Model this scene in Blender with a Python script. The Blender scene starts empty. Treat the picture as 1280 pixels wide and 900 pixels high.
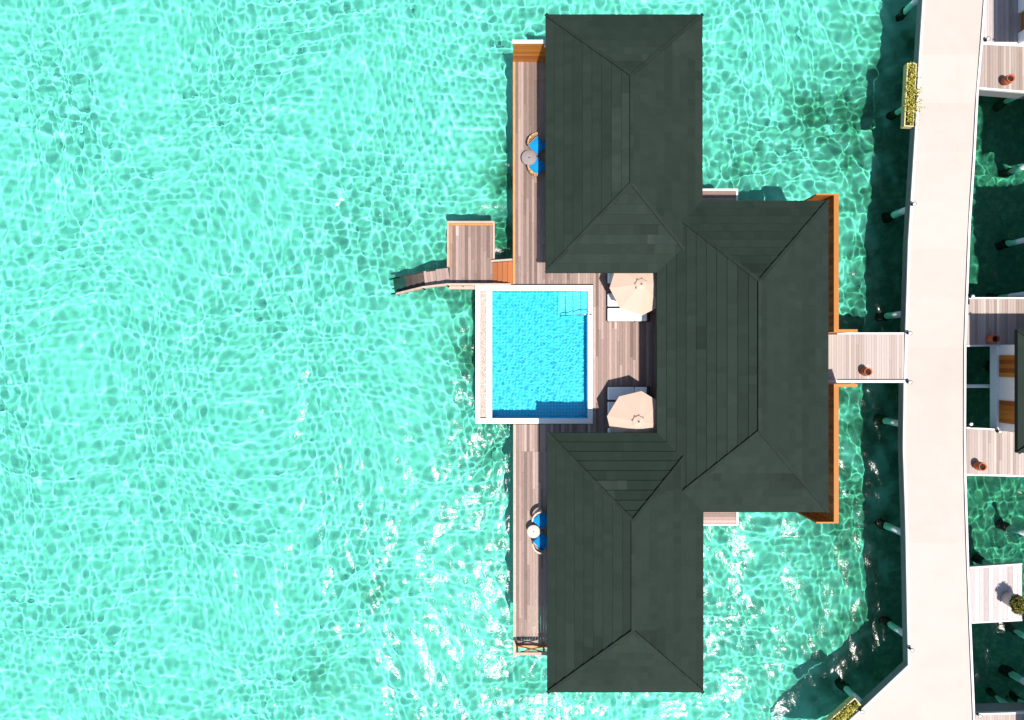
import bpy, math, random
import numpy as np
from mathutils import Vector, Matrix

S = bpy.context.scene
COL = S.collection
rnd = random.Random(11)

# ------------------------------------------------------------------ camera
HC = 35.7                     # drone height above the water
FPX = 884.0                   # focal length in photo pixels (photo 1280 wide)
cam = bpy.data.cameras.new('camera')
cam.sensor_width = 36
cam.lens = 36 * FPX / 1280
cam.clip_start = 0.1
cam.clip_end = 4000
cam_o = bpy.data.objects.new('camera', cam)
cam_o.location = (0, 0, HC)
COL.objects.link(cam_o)
S.camera = cam_o

# ------------------------------------------------------------------ sky, sun, exposure
SUN = Vector((.103, -.318, 1.0)).normalized()
W = bpy.data.worlds.new('World')
S.world = W
W.use_nodes = True
_sk = W.node_tree.nodes.new('ShaderNodeTexSky')
_sk.sky_type = 'NISHITA'
_sk.sun_disc = False
_sk.sun_elevation = math.asin(SUN.z)
_sk.sun_rotation = math.atan2(SUN.x, SUN.y)
_bg = W.node_tree.nodes['Background']
_bg.inputs[1].default_value = .11
W.node_tree.links.new(_sk.outputs[0], _bg.inputs[0])
sun = bpy.data.lights.new('sun', 'SUN')
sun.energy = 5.0
sun.angle = math.radians(1.0)
sun.color = (1, .95, .88)
sun.cycles.is_caustics_light = True          # sunlight focused by the ripples
sun_o = bpy.data.objects.new('sun', sun)
sun_o.rotation_euler = SUN.to_track_quat('Z', 'Y').to_euler()
sun_o.location = (20, -60, 150)
COL.objects.link(sun_o)
S.view_settings.view_transform = 'Standard'
S.view_settings.look = 'None'
S.view_settings.gamma = 1
S.view_settings.exposure = .74
S.cycles.use_denoising = True
S.cycles.max_bounces = 10
S.cycles.transmission_bounces = 8
S.cycles.sample_clamp_indirect = 6

ZD = 1.7                      # deck level above the water


def P(px, py, z=ZD):
    """a point of the photo at a known height -> metres"""
    k = (HC - z) / FPX
    return ((px - 640) * k, (450 - py) * k)


# ------------------------------------------------------------------ helpers
def tag(o, label=None, cat=None, group=None, kind=None):
    if label: o['label'] = label
    if cat: o['category'] = cat
    if group: o['group'] = group
    if kind: o['kind'] = kind
    return o


def thing(name, label, cat, loc=(0, 0, 0), rz=0, group=None):
    o = bpy.data.objects.new(name, None)
    o.empty_display_size = .3
    o.location = loc
    o.rotation_euler = (0, 0, rz)
    COL.objects.link(o)
    return tag(o, label, cat, group)


def offset_of(p):
    v = Vector((0, 0, 0))
    while p is not None:
        v += Vector(p.location)
        p = p.parent
    return v


class MB:
    """collects shapes and links them as ONE mesh object"""

    def __init__(self):
        self.v, self.f, self.t, self.s = [], [], [], []

    def face(self, pts, tone=.5, smooth=False):
        n = len(self.v)
        self.v += [tuple(p) for p in pts]
        self.f.append(list(range(n, n + len(pts))))
        self.t.append(tone)
        self.s.append(smooth)

    def faces(self, pts, fs, tone=.5, smooth=False):
        n = len(self.v)
        self.v += [tuple(p) for p in pts]
        for f in fs:
            self.f.append([n + i for i in f])
            self.t.append(tone)
            self.s.append(smooth)

    def prism(self, poly, z0, z1, tone=.5):
        """poly counter-clockwise list of (x, y); z0/z1 numbers or lists"""
        n = len(poly)
        a0 = z0 if isinstance(z0, (list, tuple)) else [z0] * n
        a1 = z1 if isinstance(z1, (list, tuple)) else [z1] * n
        pts = [(p[0], p[1], a0[i]) for i, p in enumerate(poly)] + [(p[0], p[1], a1[i]) for i, p in enumerate(poly)]
        fs = [list(range(n - 1, -1, -1)), list(range(n, 2 * n))]
        for i in range(n):
            j = (i + 1) % n
            fs.append([i, j, n + j, n + i])
        self.faces(pts, fs, tone)

    def box(self, x0, x1, y0, y1, z0, z1, tone=.5):
        self.prism([(x0, y0), (x1, y0), (x1, y1), (x0, y1)], z0, z1, tone)

    def bar(self, a, b, w, h, tone=.5):
        """a bar of width w (sideways) and height h from a to b"""
        a, b = Vector(a), Vector(b)
        d = (b - a).normalized()
        up = Vector((0, 0, 1))
        if abs(d.z) > .95: up = Vector((0, 1, 0))
        s = d.cross(up).normalized() * (w / 2)
        u = s.cross(d).normalized() * (h / 2)
        pts = []
        for p in (a, b):
            for (i, j) in ((-1, -1), (1, -1), (1, 1), (-1, 1)):
                pts.append(p + s * i + u * j)
        self.faces(pts, [[3, 2, 1, 0], [4, 5, 6, 7], [0, 1, 5, 4], [1, 2, 6, 5], [2, 3, 7, 6], [3, 0, 4, 7]], tone)

    def tube(self, a, b, r, n=10, r2=None, tone=.5):
        a, b = Vector(a), Vector(b)
        r2 = r if r2 is None else r2
        d = (b - a).normalized()
        up = Vector((0, 0, 1)) if abs(d.z) < .95 else Vector((1, 0, 0))
        s = d.cross(up).normalized()
        u = d.cross(s)
        pts = []
        for p, rr in ((a, r), (b, r2)):
            for i in range(n):
                t = 2 * math.pi * i / n
                pts.append(p + s * (math.cos(t) * rr) + u * (math.sin(t) * rr))
        base = len(self.v)
        self.v += [tuple(p) for p in pts]
        for i in range(n):
            j = (i + 1) % n
            self.f.append([base + i, base + j, base + n + j, base + n + i][::-1]); self.t.append(tone); self.s.append(True)
        self.f.append([base + i for i in range(n)]); self.t.append(tone); self.s.append(False)
        self.f.append([base + n + i for i in range(n)][::-1]); self.t.append(tone); self.s.append(False)

    def lathe(self, prof, c=(0, 0), n=24, tone=.5, caps=True):
        base = len(self.v)
        for (r, z) in prof:
            for i in range(n):
                t = 2 * math.pi * i / n
                self.v.append((c[0] + r * math.cos(t), c[1] + r * math.sin(t), z))
        for k in range(len(prof) - 1):
            for i in range(n):
                j = (i + 1) % n
                self.f.append([base + k * n + i, base + k * n + j, base + (k + 1) * n + j, base + (k + 1) * n + i])
                self.t.append(tone); self.s.append(True)
        if caps:
            self.f.append([base + i for i in range(n)][::-1]); self.t.append(tone); self.s.append(False)
            m = base + (len(prof) - 1) * n
            self.f.append([m + i for i in range(n)]); self.t.append(tone); self.s.append(False)

    def boards(self, x0, x1, y0, y1, z, th, w=.128, gap=.007, along='y', seg=(1.6, 4.2), bias=0, lo=None, hi=None):
        """a floor of separate boards; lo/hi(x) clip the ends for slanted edges"""
        A0, A1, B0, B1 = (x0, x1, y0, y1) if along == 'y' else (y0, y1, x0, x1)
        n = max(1, round((A1 - A0) / w))
        w = (A1 - A0) / n
        for i in range(n):
            a = A0 + i * w + gap / 2
            b = A0 + (i + 1) * w - gap / 2
            base = rnd.gauss(.5 + bias, .16)
            e0 = lo((a + b) / 2) if lo else B0
            e1 = hi((a + b) / 2) if hi else B1
            p = e0
            first = True
            while p < e1 - 1e-4:
                q = p + rnd.uniform(*seg) * (rnd.random() if first else 1)
                first = False
                if e1 - q < .5: q = e1
                t = min(1, max(0, base + rnd.gauss(0, .13)))
                dz = rnd.uniform(-.002, .002)
                if along == 'y': self.box(a, b, p, q - .005, z - th, z + dz, t)
                else: self.box(p, q - .005, a, b, z - th, z + dz, t)
                p = q

    def build(self, name, mat, parent=None, local=False):
        me = bpy.data.meshes.new(name)
        off = Vector((0, 0, 0)) if (local or parent is None) else offset_of(parent)
        me.from_pydata([(x - off.x, y - off.y, z - off.z) for x, y, z in self.v], [], self.f)
        at = me.attributes.new('tone', 'FLOAT', 'FACE')
        at.data.foreach_set('value', np.array(self.t, np.float32))
        me.polygons.foreach_set('use_smooth', np.array(self.s, bool))
        me.materials.append(mat)
        me.update()
        o = bpy.data.objects.new(name, me)
        COL.objects.link(o)
        if parent: o.parent = parent
        return o


def build_each(mb, name, mat, parent, local=False):
    """every unconnected shape of the builder becomes a mesh of its own"""
    root = list(range(len(mb.v)))

    def find(i):
        while root[i] != i:
            root[i] = root[root[i]]
            i = root[i]
        return i
    for f in mb.f:
        for i in f[1:]: root[find(i)] = find(f[0])
    groups = {}
    for k, f in enumerate(mb.f): groups.setdefault(find(f[0]), []).append(k)
    out = []
    for ks in groups.values():
        p = MB()
        m = {}
        for k in ks:
            for i in mb.f[k]:
                if i not in m: m[i] = len(p.v); p.v.append(mb.v[i])
            p.f.append([m[i] for i in mb.f[k]]); p.t.append(mb.t[k]); p.s.append(mb.s[k])
        out.append(p.build(name, mat, parent, local))
    return out


def dup(root, loc, rz, label=None, group=None):
    def cp(o, par):
        c = o.copy()
        COL.objects.link(c)
        if par: c.parent = par
        for ch in o.children: cp(ch, c)
        return c
    r = cp(root, None)
    r.location = loc
    r.rotation_euler = (0, 0, rz)
    if label: r['label'] = label
    if group: r['group'] = group
    return r


# ------------------------------------------------------------------ materials
def new_mat(name):
    m = bpy.data.materials.new(name)
    m.use_nodes = True
    nt = m.node_tree
    return m, nt, nt.nodes['Principled BSDF']


def N(nt, t, **k):
    n = nt.nodes.new(t)
    for a, b in k.items():
        if a.startswith('i_'): n.inputs[a[2:].replace('_', ' ')].default_value = b
        else: setattr(n, a, b)
    return n


def ramp(nt, stops, src):
    r = nt.nodes.new('ShaderNodeValToRGB')
    el = r.color_ramp.elements
    while len(el) < len(stops): el.new(.5)
    for e, (p, c) in zip(el, stops):
        e.position = p
        e.color = (*c, 1)
    nt.links.new(src, r.inputs[0])
    return r


ALB = .74                     # the photograph is exposed bright: real albedos sit below the look of the first tests
BRIGHT = ('white_painted_render', 'white_stone_coping', 'white_sun_bed_fabric', 'frosted_lamp_disc', 'pale_concrete_pile', 'pale_sand_concrete')


def surface(name, stops, rough=.7, spec=.3, tone=1.0, noise=.35, scale=6.0, stretch=(1, 1, 1), bump=0.0, bscale=30.0, metal=0, big=0.0, bigscale=.5):
    """colour from the per-piece tone plus noise, through a ramp"""
    if name not in BRIGHT: stops = [(p, tuple(v * ALB for v in c)) for p, c in stops]
    m, nt, b = new_mat(name)
    L = nt.links.new
    tc = N(nt, 'ShaderNodeTexCoord')
    mp = N(nt, 'ShaderNodeMapping')
    mp.inputs['Scale'].default_value = stretch
    L(tc.outputs['Object'], mp.inputs[0])
    nz = N(nt, 'ShaderNodeTexNoise', i_Scale=scale, i_Detail=6.0, i_Roughness=.6)
    L(mp.outputs[0], nz.inputs['Vector'])
    at = N(nt, 'ShaderNodeAttribute', attribute_name='tone')
    m1 = N(nt, 'ShaderNodeMath', operation='SUBTRACT'); L(nz.outputs['Fac'], m1.inputs[0]); m1.inputs[1].default_value = .5
    m2 = N(nt, 'ShaderNodeMath', operation='MULTIPLY'); L(m1.outputs[0], m2.inputs[0]); m2.inputs[1].default_value = noise * 2
    m3 = N(nt, 'ShaderNodeMath', operation='MULTIPLY_ADD'); L(at.outputs['Fac'], m3.inputs[0]); m3.inputs[1].default_value = tone
    m3.inputs[2].default_value = .5 * (1 - tone)
    m4 = N(nt, 'ShaderNodeMath', operation='ADD'); L(m3.outputs[0], m4.inputs[0]); L(m2.outputs[0], m4.inputs[1])
    src = m4.outputs[0]
    if big:                        # broad weathering over the whole surface
        bg_ = N(nt, 'ShaderNodeTexNoise', i_Scale=bigscale, i_Detail=7.0, i_Roughness=.65, i_Distortion=.6)
        L(tc.outputs['Object'], bg_.inputs['Vector'])
        b1 = N(nt, 'ShaderNodeMath', operation='MULTIPLY_ADD'); L(bg_.outputs['Fac'], b1.inputs[0]); b1.inputs[1].default_value = 2 * big; b1.inputs[2].default_value = -big
        b2 = N(nt, 'ShaderNodeMath', operation='ADD'); L(src, b2.inputs[0]); L(b1.outputs[0], b2.inputs[1])
        src = b2.outputs[0]
    r = ramp(nt, stops, src)
    L(r.outputs[0], b.inputs['Base Color'])
    b.inputs['Roughness'].default_value = rough
    b.inputs['Specular IOR Level'].default_value = spec
    b.inputs['Metallic'].default_value = metal
    if bump:
        bn = N(nt, 'ShaderNodeTexNoise', i_Scale=bscale, i_Detail=4.0)
        L(mp.outputs[0], bn.inputs['Vector'])
        bp = N(nt, 'ShaderNodeBump', i_Strength=bump, i_Distance=.01)
        L(bn.outputs['Fac'], bp.inputs['Height'])
        L(bp.outputs[0], b.inputs['Normal'])
    return m


M = {}
M['deck'] = surface('weathered_deck_boards', [(.0, (.15, .095, .078)), (.35, (.24, .163, .138)), (.6, (.32, .222, .19)), (.85, (.42, .30, .26)), (1, (.51, .39, .335))],
                    noise=.3, scale=3.0, stretch=(14, 1, 1), bump=.3, bscale=8)
M['deck_pale'] = surface('whitewashed_deck_boards', [(0, (.28, .21, .18)), (.4, (.38, .305, .27)), (.7, (.44, .365, .33)), (1, (.50, .43, .39))],
                         noise=.25, scale=3.0, stretch=(14, 1, 1), bump=.3, bscale=8)
M['deck_grey'] = surface('silvered_deck_boards', [(.0, (.30, .25, .24)), (.4, (.44, .38, .37)), (.7, (.54, .48, .46)), (1, (.63, .57, .55))],
                         noise=.3, scale=3.0, stretch=(10, 1, 1), bump=.3, bscale=8)
M['orange'] = surface('oiled_orange_timber', [(0, (.36, .10, .012)), (.5, (.52, .17, .022)), (1, (.66, .26, .04))], noise=.3, scale=3, stretch=(2, 2, 12), rough=.5)
M['orange_top'] = surface('oiled_timber_capping', [(0, (.32, .11, .012)), (.5, (.40, .145, .016)), (1, (.47, .20, .035))], noise=.3, scale=4, rough=.55)
M['step'] = surface('oiled_step_treads', [(0, (.24, .058, .007)), (.5, (.34, .09, .011)), (1, (.42, .125, .02))], noise=.3, scale=3, stretch=(10, 1, 1), rough=.55)
M['edge_orange'] = surface('faded_orange_edge_board', [(0, (.36, .13, .035)), (.5, (.54, .23, .075)), (1, (.62, .34, .15))], noise=.5, scale=3, stretch=(4, 1, 1))
M['rim'] = surface('weathered_beam', [(0, (.28, .17, .11)), (.5, (.44, .31, .24)), (1, (.58, .46, .38))], noise=.4, scale=5)
M['wet'] = surface('wet_dark_timber', [(0, (.028, .02, .016)), (1, (.07, .05, .04))], noise=.4, scale=6, rough=.35)
M['white'] = surface('white_painted_render', [(0, (.70, .68, .66)), (1, (.84, .82, .80))], noise=.3, scale=2.5)
M['white_trim'] = surface('white_timber_trim', [(0, (.62, .57, .54)), (1, (.80, .76, .73))], noise=.3, scale=5)
M['jetty'] = surface('pale_sand_concrete', [(0, (.325, .29, .26)), (.5, (.356, .32, .29)), (1, (.38, .347, .32))], noise=.25, scale=.8, tone=.35, rough=.9, spec=.1, bump=.25, bscale=60, big=.4, bigscale=.6)
M['fascia'] = surface('grey_concrete_beam', [(0, (.16, .16, .16)), (1, (.26, .26, .26))], noise=.4, scale=2, rough=.9)
M['roof'] = surface('dark_green_shingles', [(0, (.0085, .0158, .011)), (.3, (.0125, .0222, .0158)), (.55, (.0165, .0278, .0204)), (.8, (.0205, .0328, .0245)), (1, (.028, .040, .032))],
                    noise=.16, scale=9, rough=.8, spec=.15, bump=.4, bscale=40, big=.26, bigscale=.45)
M['cap'] = surface('dark_ridge_capping', [(0, (.010, .017, .012)), (1, (.02, .032, .024))], noise=.3, scale=8, rough=.8, spec=.15)
M['glass'] = surface('dark_window_glass', [(0, (.015, .025, .03)), (1, (.03, .045, .05))], rough=.05, spec=.7, noise=.1)
M['pile'] = surface('pale_concrete_pile', [(0, (.60, .63, .63)), (1, (.76, .79, .79))], noise=.4, scale=4, rough=.9)
M['growth'] = surface('dark_marine_growth', [(0, (.02, .026, .02)), (1, (.09, .085, .055))], noise=.5, scale=9, rough=.95, spec=.1)
M['coping'] = surface('white_stone_coping', [(0, (.66, .64, .62)), (1, (.80, .77, .74))], noise=.3, scale=3)
M['mattress'] = surface('white_sun_bed_fabric', [(0, (.74, .73, .72)), (1, (.82, .81, .80))], noise=.2, scale=5, rough=.95, spec=.1)
M['bed_frame'] = surface('dark_woven_frame', [(0, (.02, .02, .022)), (1, (.06, .055, .05))], noise=.5, scale=40)
M['canvas'] = surface('peach_beige_canvas', [(0, (.49, .355, .275)), (1, (.59, .445, .355))], noise=.25, scale=2, rough=.95, spec=.05, tone=1)
M['canvas_dark'] = surface('vent_shadow_and_finial', [(0, (.18, .11, .08)), (1, (.30, .2, .15))], noise=.3, scale=10, rough=.9)  # dark tone of the painted vent shadow, also used on the finial
M['pole'] = surface('pale_alloy_pole', [(0, (.5, .5, .5)), (1, (.65, .65, .65))], noise=.2, rough=.4, metal=.6)
M['steel'] = surface('brushed_steel', [(0, (.30, .30, .31)), (1, (.45, .45, .46))], noise=.2, rough=.3, metal=.8)
M['blue'] = surface('bright_blue_cushion', [(0, (.0, .16, .46)), (.5, (.005, .25, .62)), (1, (.02, .34, .72))], noise=.25, scale=5, rough=.9, spec=.1)
M['rattan'] = surface('tan_rattan', [(0, (.26, .13, .04)), (.5, (.46, .26, .10)), (1, (.60, .40, .20))], noise=.5, scale=30)
M['rattan_pale'] = surface('bleached_rattan', [(0, (.42, .33, .25)), (.5, (.6, .5, .4)), (1, (.7, .62, .54))], noise=.5, scale=30)
M['table_grey'] = surface('grey_table_top', [(0, (.20, .165, .165)), (1, (.33, .28, .28))], noise=.4, scale=9)
M['table_pale'] = surface('bone_table_top', [(0, (.48, .42, .38)), (1, (.66, .60, .55))], noise=.4, scale=9)
M['dark'] = surface('dark_metal', [(0, (.012, .012, .012)), (1, (.035, .033, .03))], noise=.3, rough=.5)
M['terracotta'] = surface('terracotta', [(0, (.30, .065, .025)), (.5, (.45, .11, .04)), (1, (.58, .19, .08))], noise=.4, scale=8, rough=.7)
M['soil'] = surface('dark_soil', [(0, (.012, .008, .006)), (1, (.04, .025, .018))], noise=.5, scale=20, rough=.95)
M['trough'] = surface('straw_coloured_trough', [(0, (.50, .40, .17)), (1, (.72, .60, .32))], noise=.4, scale=9)
M['leaf_yellow'] = surface('yellow_green_leaves', [(0, (.08, .085, .008)), (.4, (.26, .25, .022)), (.7, (.46, .41, .045)), (1, (.62, .52, .15))], noise=.2, scale=20, rough=.6)
M['leaf_green'] = surface('olive_green_leaves', [(0, (.02, .03, .004)), (.4, (.07, .08, .008)), (.75, (.18, .17, .018)), (1, (.30, .26, .04))], noise=.2, scale=20, rough=.6)
M['pot_grey'] = surface('pale_grey_planter', [(0, (.38, .37, .38)), (1, (.52, .51, .52))], noise=.3, scale=5)
M['pebble'] = surface('pink_beige_pebbles', [(0, (.26, .19, .16)), (.5, (.48, .39, .34)), (1, (.68, .60, .55))], noise=.3, scale=20, rough=.8)
M['black_soffit'] = surface('timber_soffit', [(0, (.10, .06, .035)), (1, (.18, .11, .06))], noise=.4, scale=5)
M['lamp_white'] = surface('frosted_lamp_disc', [(0, (.6, .6, .6)), (1, (.75, .75, .75))], noise=.1)


def water_mat(name, tint, rough, ripple, rscale):
    m = bpy.data.materials.new(name)
    m.use_nodes = True
    t = m.node_tree
    t.nodes.clear()
    o = t.nodes.new('ShaderNodeOutputMaterial')
    mx = t.nodes.new('ShaderNodeMixShader')
    fr = t.nodes.new('ShaderNodeFresnel'); fr.inputs[0].default_value = 1.33
    rf = t.nodes.new('ShaderNodeBsdfRefraction')
    rf.inputs['Color'].default_value = (*tint, 1)
    rf.inputs['Roughness'].default_value = 0
    rf.inputs['IOR'].default_value = 1.33
    g = t.nodes.new('ShaderNodeBsdfGlossy')
    g.inputs['Roughness'].default_value = rough
    g.inputs['Color'].default_value = (.28, .28, .28, 1)
    # fine wind ripples on the mirror reflection only
    tc = t.nodes.new('ShaderNodeTexCoord')
    nz = t.nodes.new('ShaderNodeTexNoise')
    nz.inputs['Scale'].default_value = rscale
    nz.inputs['Detail'].default_value = 3.0
    bp = t.nodes.new('ShaderNodeBump')
    bp.inputs['Strength'].default_value = 1.0
    bp.inputs['Distance'].default_value = ripple
    t.links.new(tc.outputs['Object'], nz.inputs['Vector'])
    t.links.new(nz.outputs['Fac'], bp.inputs['Height'])
    t.links.new(bp.outputs[0], g.inputs['Normal'])
    t.links.new(fr.outputs[0], mx.inputs[0])
    t.links.new(rf.outputs[0], mx.inputs[1])
    t.links.new(g.outputs[0], mx.inputs[2])
    t.links.new(mx.outputs[0], o.inputs[0])
    return m


M['sea'] = water_mat('lagoon_water', (.425, .98, .865), .16, .011, 9.0)
M['poolwater'] = water_mat('pool_water', (.44, .96, 1.0), .03, .0, 8.0)


# ------------------------------------------------------------------ sea and sea floor
def grid_mesh(name, xs, ys, Z, attr=None):
    X, Y = np.meshgrid(xs, ys)
    ny, nx = X.shape
    co = np.stack([X, Y, Z], -1).reshape(-1, 3).astype(np.float32)
    I = np.arange(nx * ny, dtype=np.int32).reshape(ny, nx)
    q = np.stack([I[:-1, :-1], I[:-1, 1:], I[1:, 1:], I[1:, :-1]], -1).reshape(-1, 4)
    me = bpy.data.meshes.new(name)
    me.vertices.add(len(co))
    me.vertices.foreach_set('co', co.ravel())
    me.loops.add(q.size)
    me.loops.foreach_set('vertex_index', q.ravel())
    me.polygons.add(len(q))
    me.polygons.foreach_set('loop_start', np.arange(0, q.size, 4, dtype=np.int32))
    me.polygons.foreach_set('loop_total', np.full(len(q), 4, np.int32))
    me.polygons.foreach_set('use_smooth', np.ones(len(q), bool))
    if attr is not None:
        a = me.attributes.new('weed_and_shade', 'FLOAT', 'POINT')
        a.data.foreach_set('value', attr.ravel().astype(np.float32))
    me.update(calc_edges=True)
    return me


def soft_noise(X, Y, rng, lam, n=14):
    Z = np.zeros_like(X)
    for i in range(n):
        k = 2 * np.pi / (lam * (.6 + .9 * rng.random()))
        th = rng.random() * 6.283
        Z += np.sin(k * (np.cos(th) * X + np.sin(th) * Y) + rng.random() * 6.283)
    return Z / math.sqrt(n / 2)


def waves(X, Y, rng, n, lam0, lam1, amp, power, main_dir, spread):
    Z = np.zeros_like(X)
    wx = soft_noise(X, Y, rng, 9.0, 6) * .22
    wy = soft_noise(X, Y, rng, 9.0, 6) * .22
    for i in range(n):
        lam = lam0 * (lam1 / lam0) ** ((i + rng.random()) / n)
        k = 2 * np.pi / lam
        th = rng.normal(main_dir, spread)
        a = amp * lam ** power * rng.uniform(.6, 1.4)
        Z += a * np.sin(k * (np.cos(th) * (X + wx) + np.sin(th) * (Y + wy)) + rng.random() * 6.283)
    return Z


rng = np.random.default_rng(5)
core_x = np.arange(-27.5, 27.501, .052)
core_y = np.arange(-20, 20.001, .052)


def growing():
    d, st, out = 0.0, .052, []
    while d < 1400:
        st *= 1.022 if st < .4 else 1.12
        d += st
        out.append(d)
    return np.array(out)


pad = growing()
xs = np.concatenate([core_x[0] - pad[::-1], core_x, core_x[-1] + pad])
ys = np.concatenate([core_y[0] - pad[::-1], core_y, core_y[-1] + pad])
X, Y = np.meshgrid(xs, ys)
Z = waves(X, Y, rng, 84, .26, 3.2, .0027, 1.2, -1.1, 1.4)
patch = 1 + .10 * soft_noise(X, Y, rng, 9.0) + np.clip(X * .006, -.08, .02)
Z *= np.clip(patch, .4, 1.6)
edge = np.clip(np.minimum(58 - np.abs(X), 50 - np.abs(Y)) / 18.0, 0, 1)
Z *= edge
water_me = grid_mesh('water', xs, ys, Z)
water_me.materials.append(M['sea'])
water = bpy.data.objects.new('water', water_me)
water.cycles.is_caustics_caster = True
COL.objects.link(water)
tag(water, kind='structure')

BED = -2.2
bx = np.concatenate([-np.array([1500., 500, 160, 60]), np.arange(-36, 36.01, .2), np.array([60., 160, 500, 1500])])
by = np.concatenate([-np.array([1500., 500, 160, 60]), np.arange(-27, 27.01, .2), np.array([60., 160, 500, 1500])])
bx.sort(); by.sort()
X, Y = np.meshgrid(bx, by)
rough_n = .5 * soft_noise(X, Y, rng, 1.1) + .35 * soft_noise(X, Y, rng, .6) + .5 * soft_noise(X, Y, rng, 2.6)
weed_and_shade = np.zeros_like(X)
# (photo px, photo py, radius in m, strength): weed, plus darkening painted where deck and jetty shade falls
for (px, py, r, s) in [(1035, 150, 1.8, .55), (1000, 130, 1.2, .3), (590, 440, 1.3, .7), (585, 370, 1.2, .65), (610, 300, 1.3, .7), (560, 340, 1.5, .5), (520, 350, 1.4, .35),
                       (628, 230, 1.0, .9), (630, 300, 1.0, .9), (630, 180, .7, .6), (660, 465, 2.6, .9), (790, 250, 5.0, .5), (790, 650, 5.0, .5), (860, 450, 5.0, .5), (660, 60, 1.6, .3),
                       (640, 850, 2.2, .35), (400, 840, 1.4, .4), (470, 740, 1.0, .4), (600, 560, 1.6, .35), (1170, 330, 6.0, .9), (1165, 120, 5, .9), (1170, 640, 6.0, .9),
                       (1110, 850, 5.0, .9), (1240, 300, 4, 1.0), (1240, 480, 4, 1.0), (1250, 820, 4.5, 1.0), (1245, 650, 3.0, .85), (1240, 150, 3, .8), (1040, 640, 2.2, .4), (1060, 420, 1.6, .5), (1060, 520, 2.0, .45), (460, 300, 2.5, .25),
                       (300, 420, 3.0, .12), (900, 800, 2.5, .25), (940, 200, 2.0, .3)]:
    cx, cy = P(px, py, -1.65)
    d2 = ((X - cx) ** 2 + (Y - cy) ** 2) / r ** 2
    weed_and_shade += s * np.exp(-d2 * .9)
weed_and_shade = np.clip(weed_and_shade + .3 * rough_n * np.minimum(weed_and_shade, .6) + .03 * rough_n, 0, 1)
bedz = BED + .07 * soft_noise(X, Y, rng, 5.0)
bed_me = grid_mesh('sea_floor', bx, by, bedz, weed_and_shade)
m, nt, b = new_mat('lagoon_floor')
L = nt.links.new
tc = N(nt, 'ShaderNodeTexCoord')
n1 = N(nt, 'ShaderNodeTexNoise', i_Scale=.22, i_Detail=5.0, i_Roughness=.55); L(tc.outputs['Object'], n1.inputs['Vector'])
n2 = N(nt, 'ShaderNodeTexNoise', i_Scale=3.0, i_Detail=6.0, i_Roughness=.7); L(tc.outputs['Object'], n2.inputs['Vector'])
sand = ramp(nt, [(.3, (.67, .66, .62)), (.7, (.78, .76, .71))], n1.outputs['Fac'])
weed_and_shade_col = ramp(nt, [(.3, (.045, .085, .07)), (.5, (.13, .175, .125)), (.75, (.36, .34, .23))], n2.outputs['Fac'])  # dark tones shared by the weed and the painted shade
at = N(nt, 'ShaderNodeAttribute', attribute_name='weed_and_shade')
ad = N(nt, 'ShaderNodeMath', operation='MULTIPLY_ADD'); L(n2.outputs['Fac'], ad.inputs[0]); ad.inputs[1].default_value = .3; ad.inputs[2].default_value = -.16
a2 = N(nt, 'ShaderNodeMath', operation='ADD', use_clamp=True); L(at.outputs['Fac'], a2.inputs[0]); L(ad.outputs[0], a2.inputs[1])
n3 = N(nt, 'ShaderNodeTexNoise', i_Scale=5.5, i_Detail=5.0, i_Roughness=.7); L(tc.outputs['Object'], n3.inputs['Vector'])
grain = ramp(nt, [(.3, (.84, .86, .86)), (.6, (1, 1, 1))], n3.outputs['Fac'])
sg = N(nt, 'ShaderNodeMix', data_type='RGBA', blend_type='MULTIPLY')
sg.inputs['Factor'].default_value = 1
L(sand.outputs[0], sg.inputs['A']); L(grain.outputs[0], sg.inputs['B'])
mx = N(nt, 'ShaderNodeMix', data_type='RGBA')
L(a2.outputs[0], mx.inputs['Factor']); L(sg.outputs['Result'], mx.inputs['A']); L(weed_and_shade_col.outputs[0], mx.inputs['B'])
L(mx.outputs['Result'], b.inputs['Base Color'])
b.inputs['Roughness'].default_value = .95
b.inputs['Specular IOR Level'].default_value = .05
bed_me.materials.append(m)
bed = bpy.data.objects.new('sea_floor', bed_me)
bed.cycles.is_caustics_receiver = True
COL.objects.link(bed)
tag(bed, kind='structure')


def pile(x, y, top, parent, r=.165):
    q = MB()
    q.tube((x, y, BED - .3), (x, y, top), r, 14)
    o = q.build('pile', M['pile'], parent)
    o.cycles.is_caustics_receiver = True
    g = MB()                       # dark growth below the waterline
    n, rows = 14, 6
    base = []
    for k in range(rows):
        z = BED - .3 + (BED * -1 + .3 - 1.2) * k / (rows - 1)
        base.append([(x + (r + .02 + rnd.uniform(0, .05) + .05 * (1 - k / rows)) * math.cos(6.283 * i / n), y + (r + .02 + rnd.uniform(0, .05) + .05 * (1 - k / rows)) * math.sin(6.283 * i / n), z + rnd.uniform(-.05, .05)) for i in range(n)])
    pts = [p for b in base for p in b]
    fs = [[k * n + i, k * n + (i + 1) % n, (k + 1) * n + (i + 1) % n, (k + 1) * n + i] for k in range(rows - 1) for i in range(n)] + [list(range((rows - 1) * n, rows * n))]
    g.faces(pts, fs, rnd.random(), False)
    w = g.build('marine_growth', M['growth'], o)
    w.cycles.is_caustics_receiver = True
    return o


# ------------------------------------------------------------------ roofs
PITCH = .565


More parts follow.
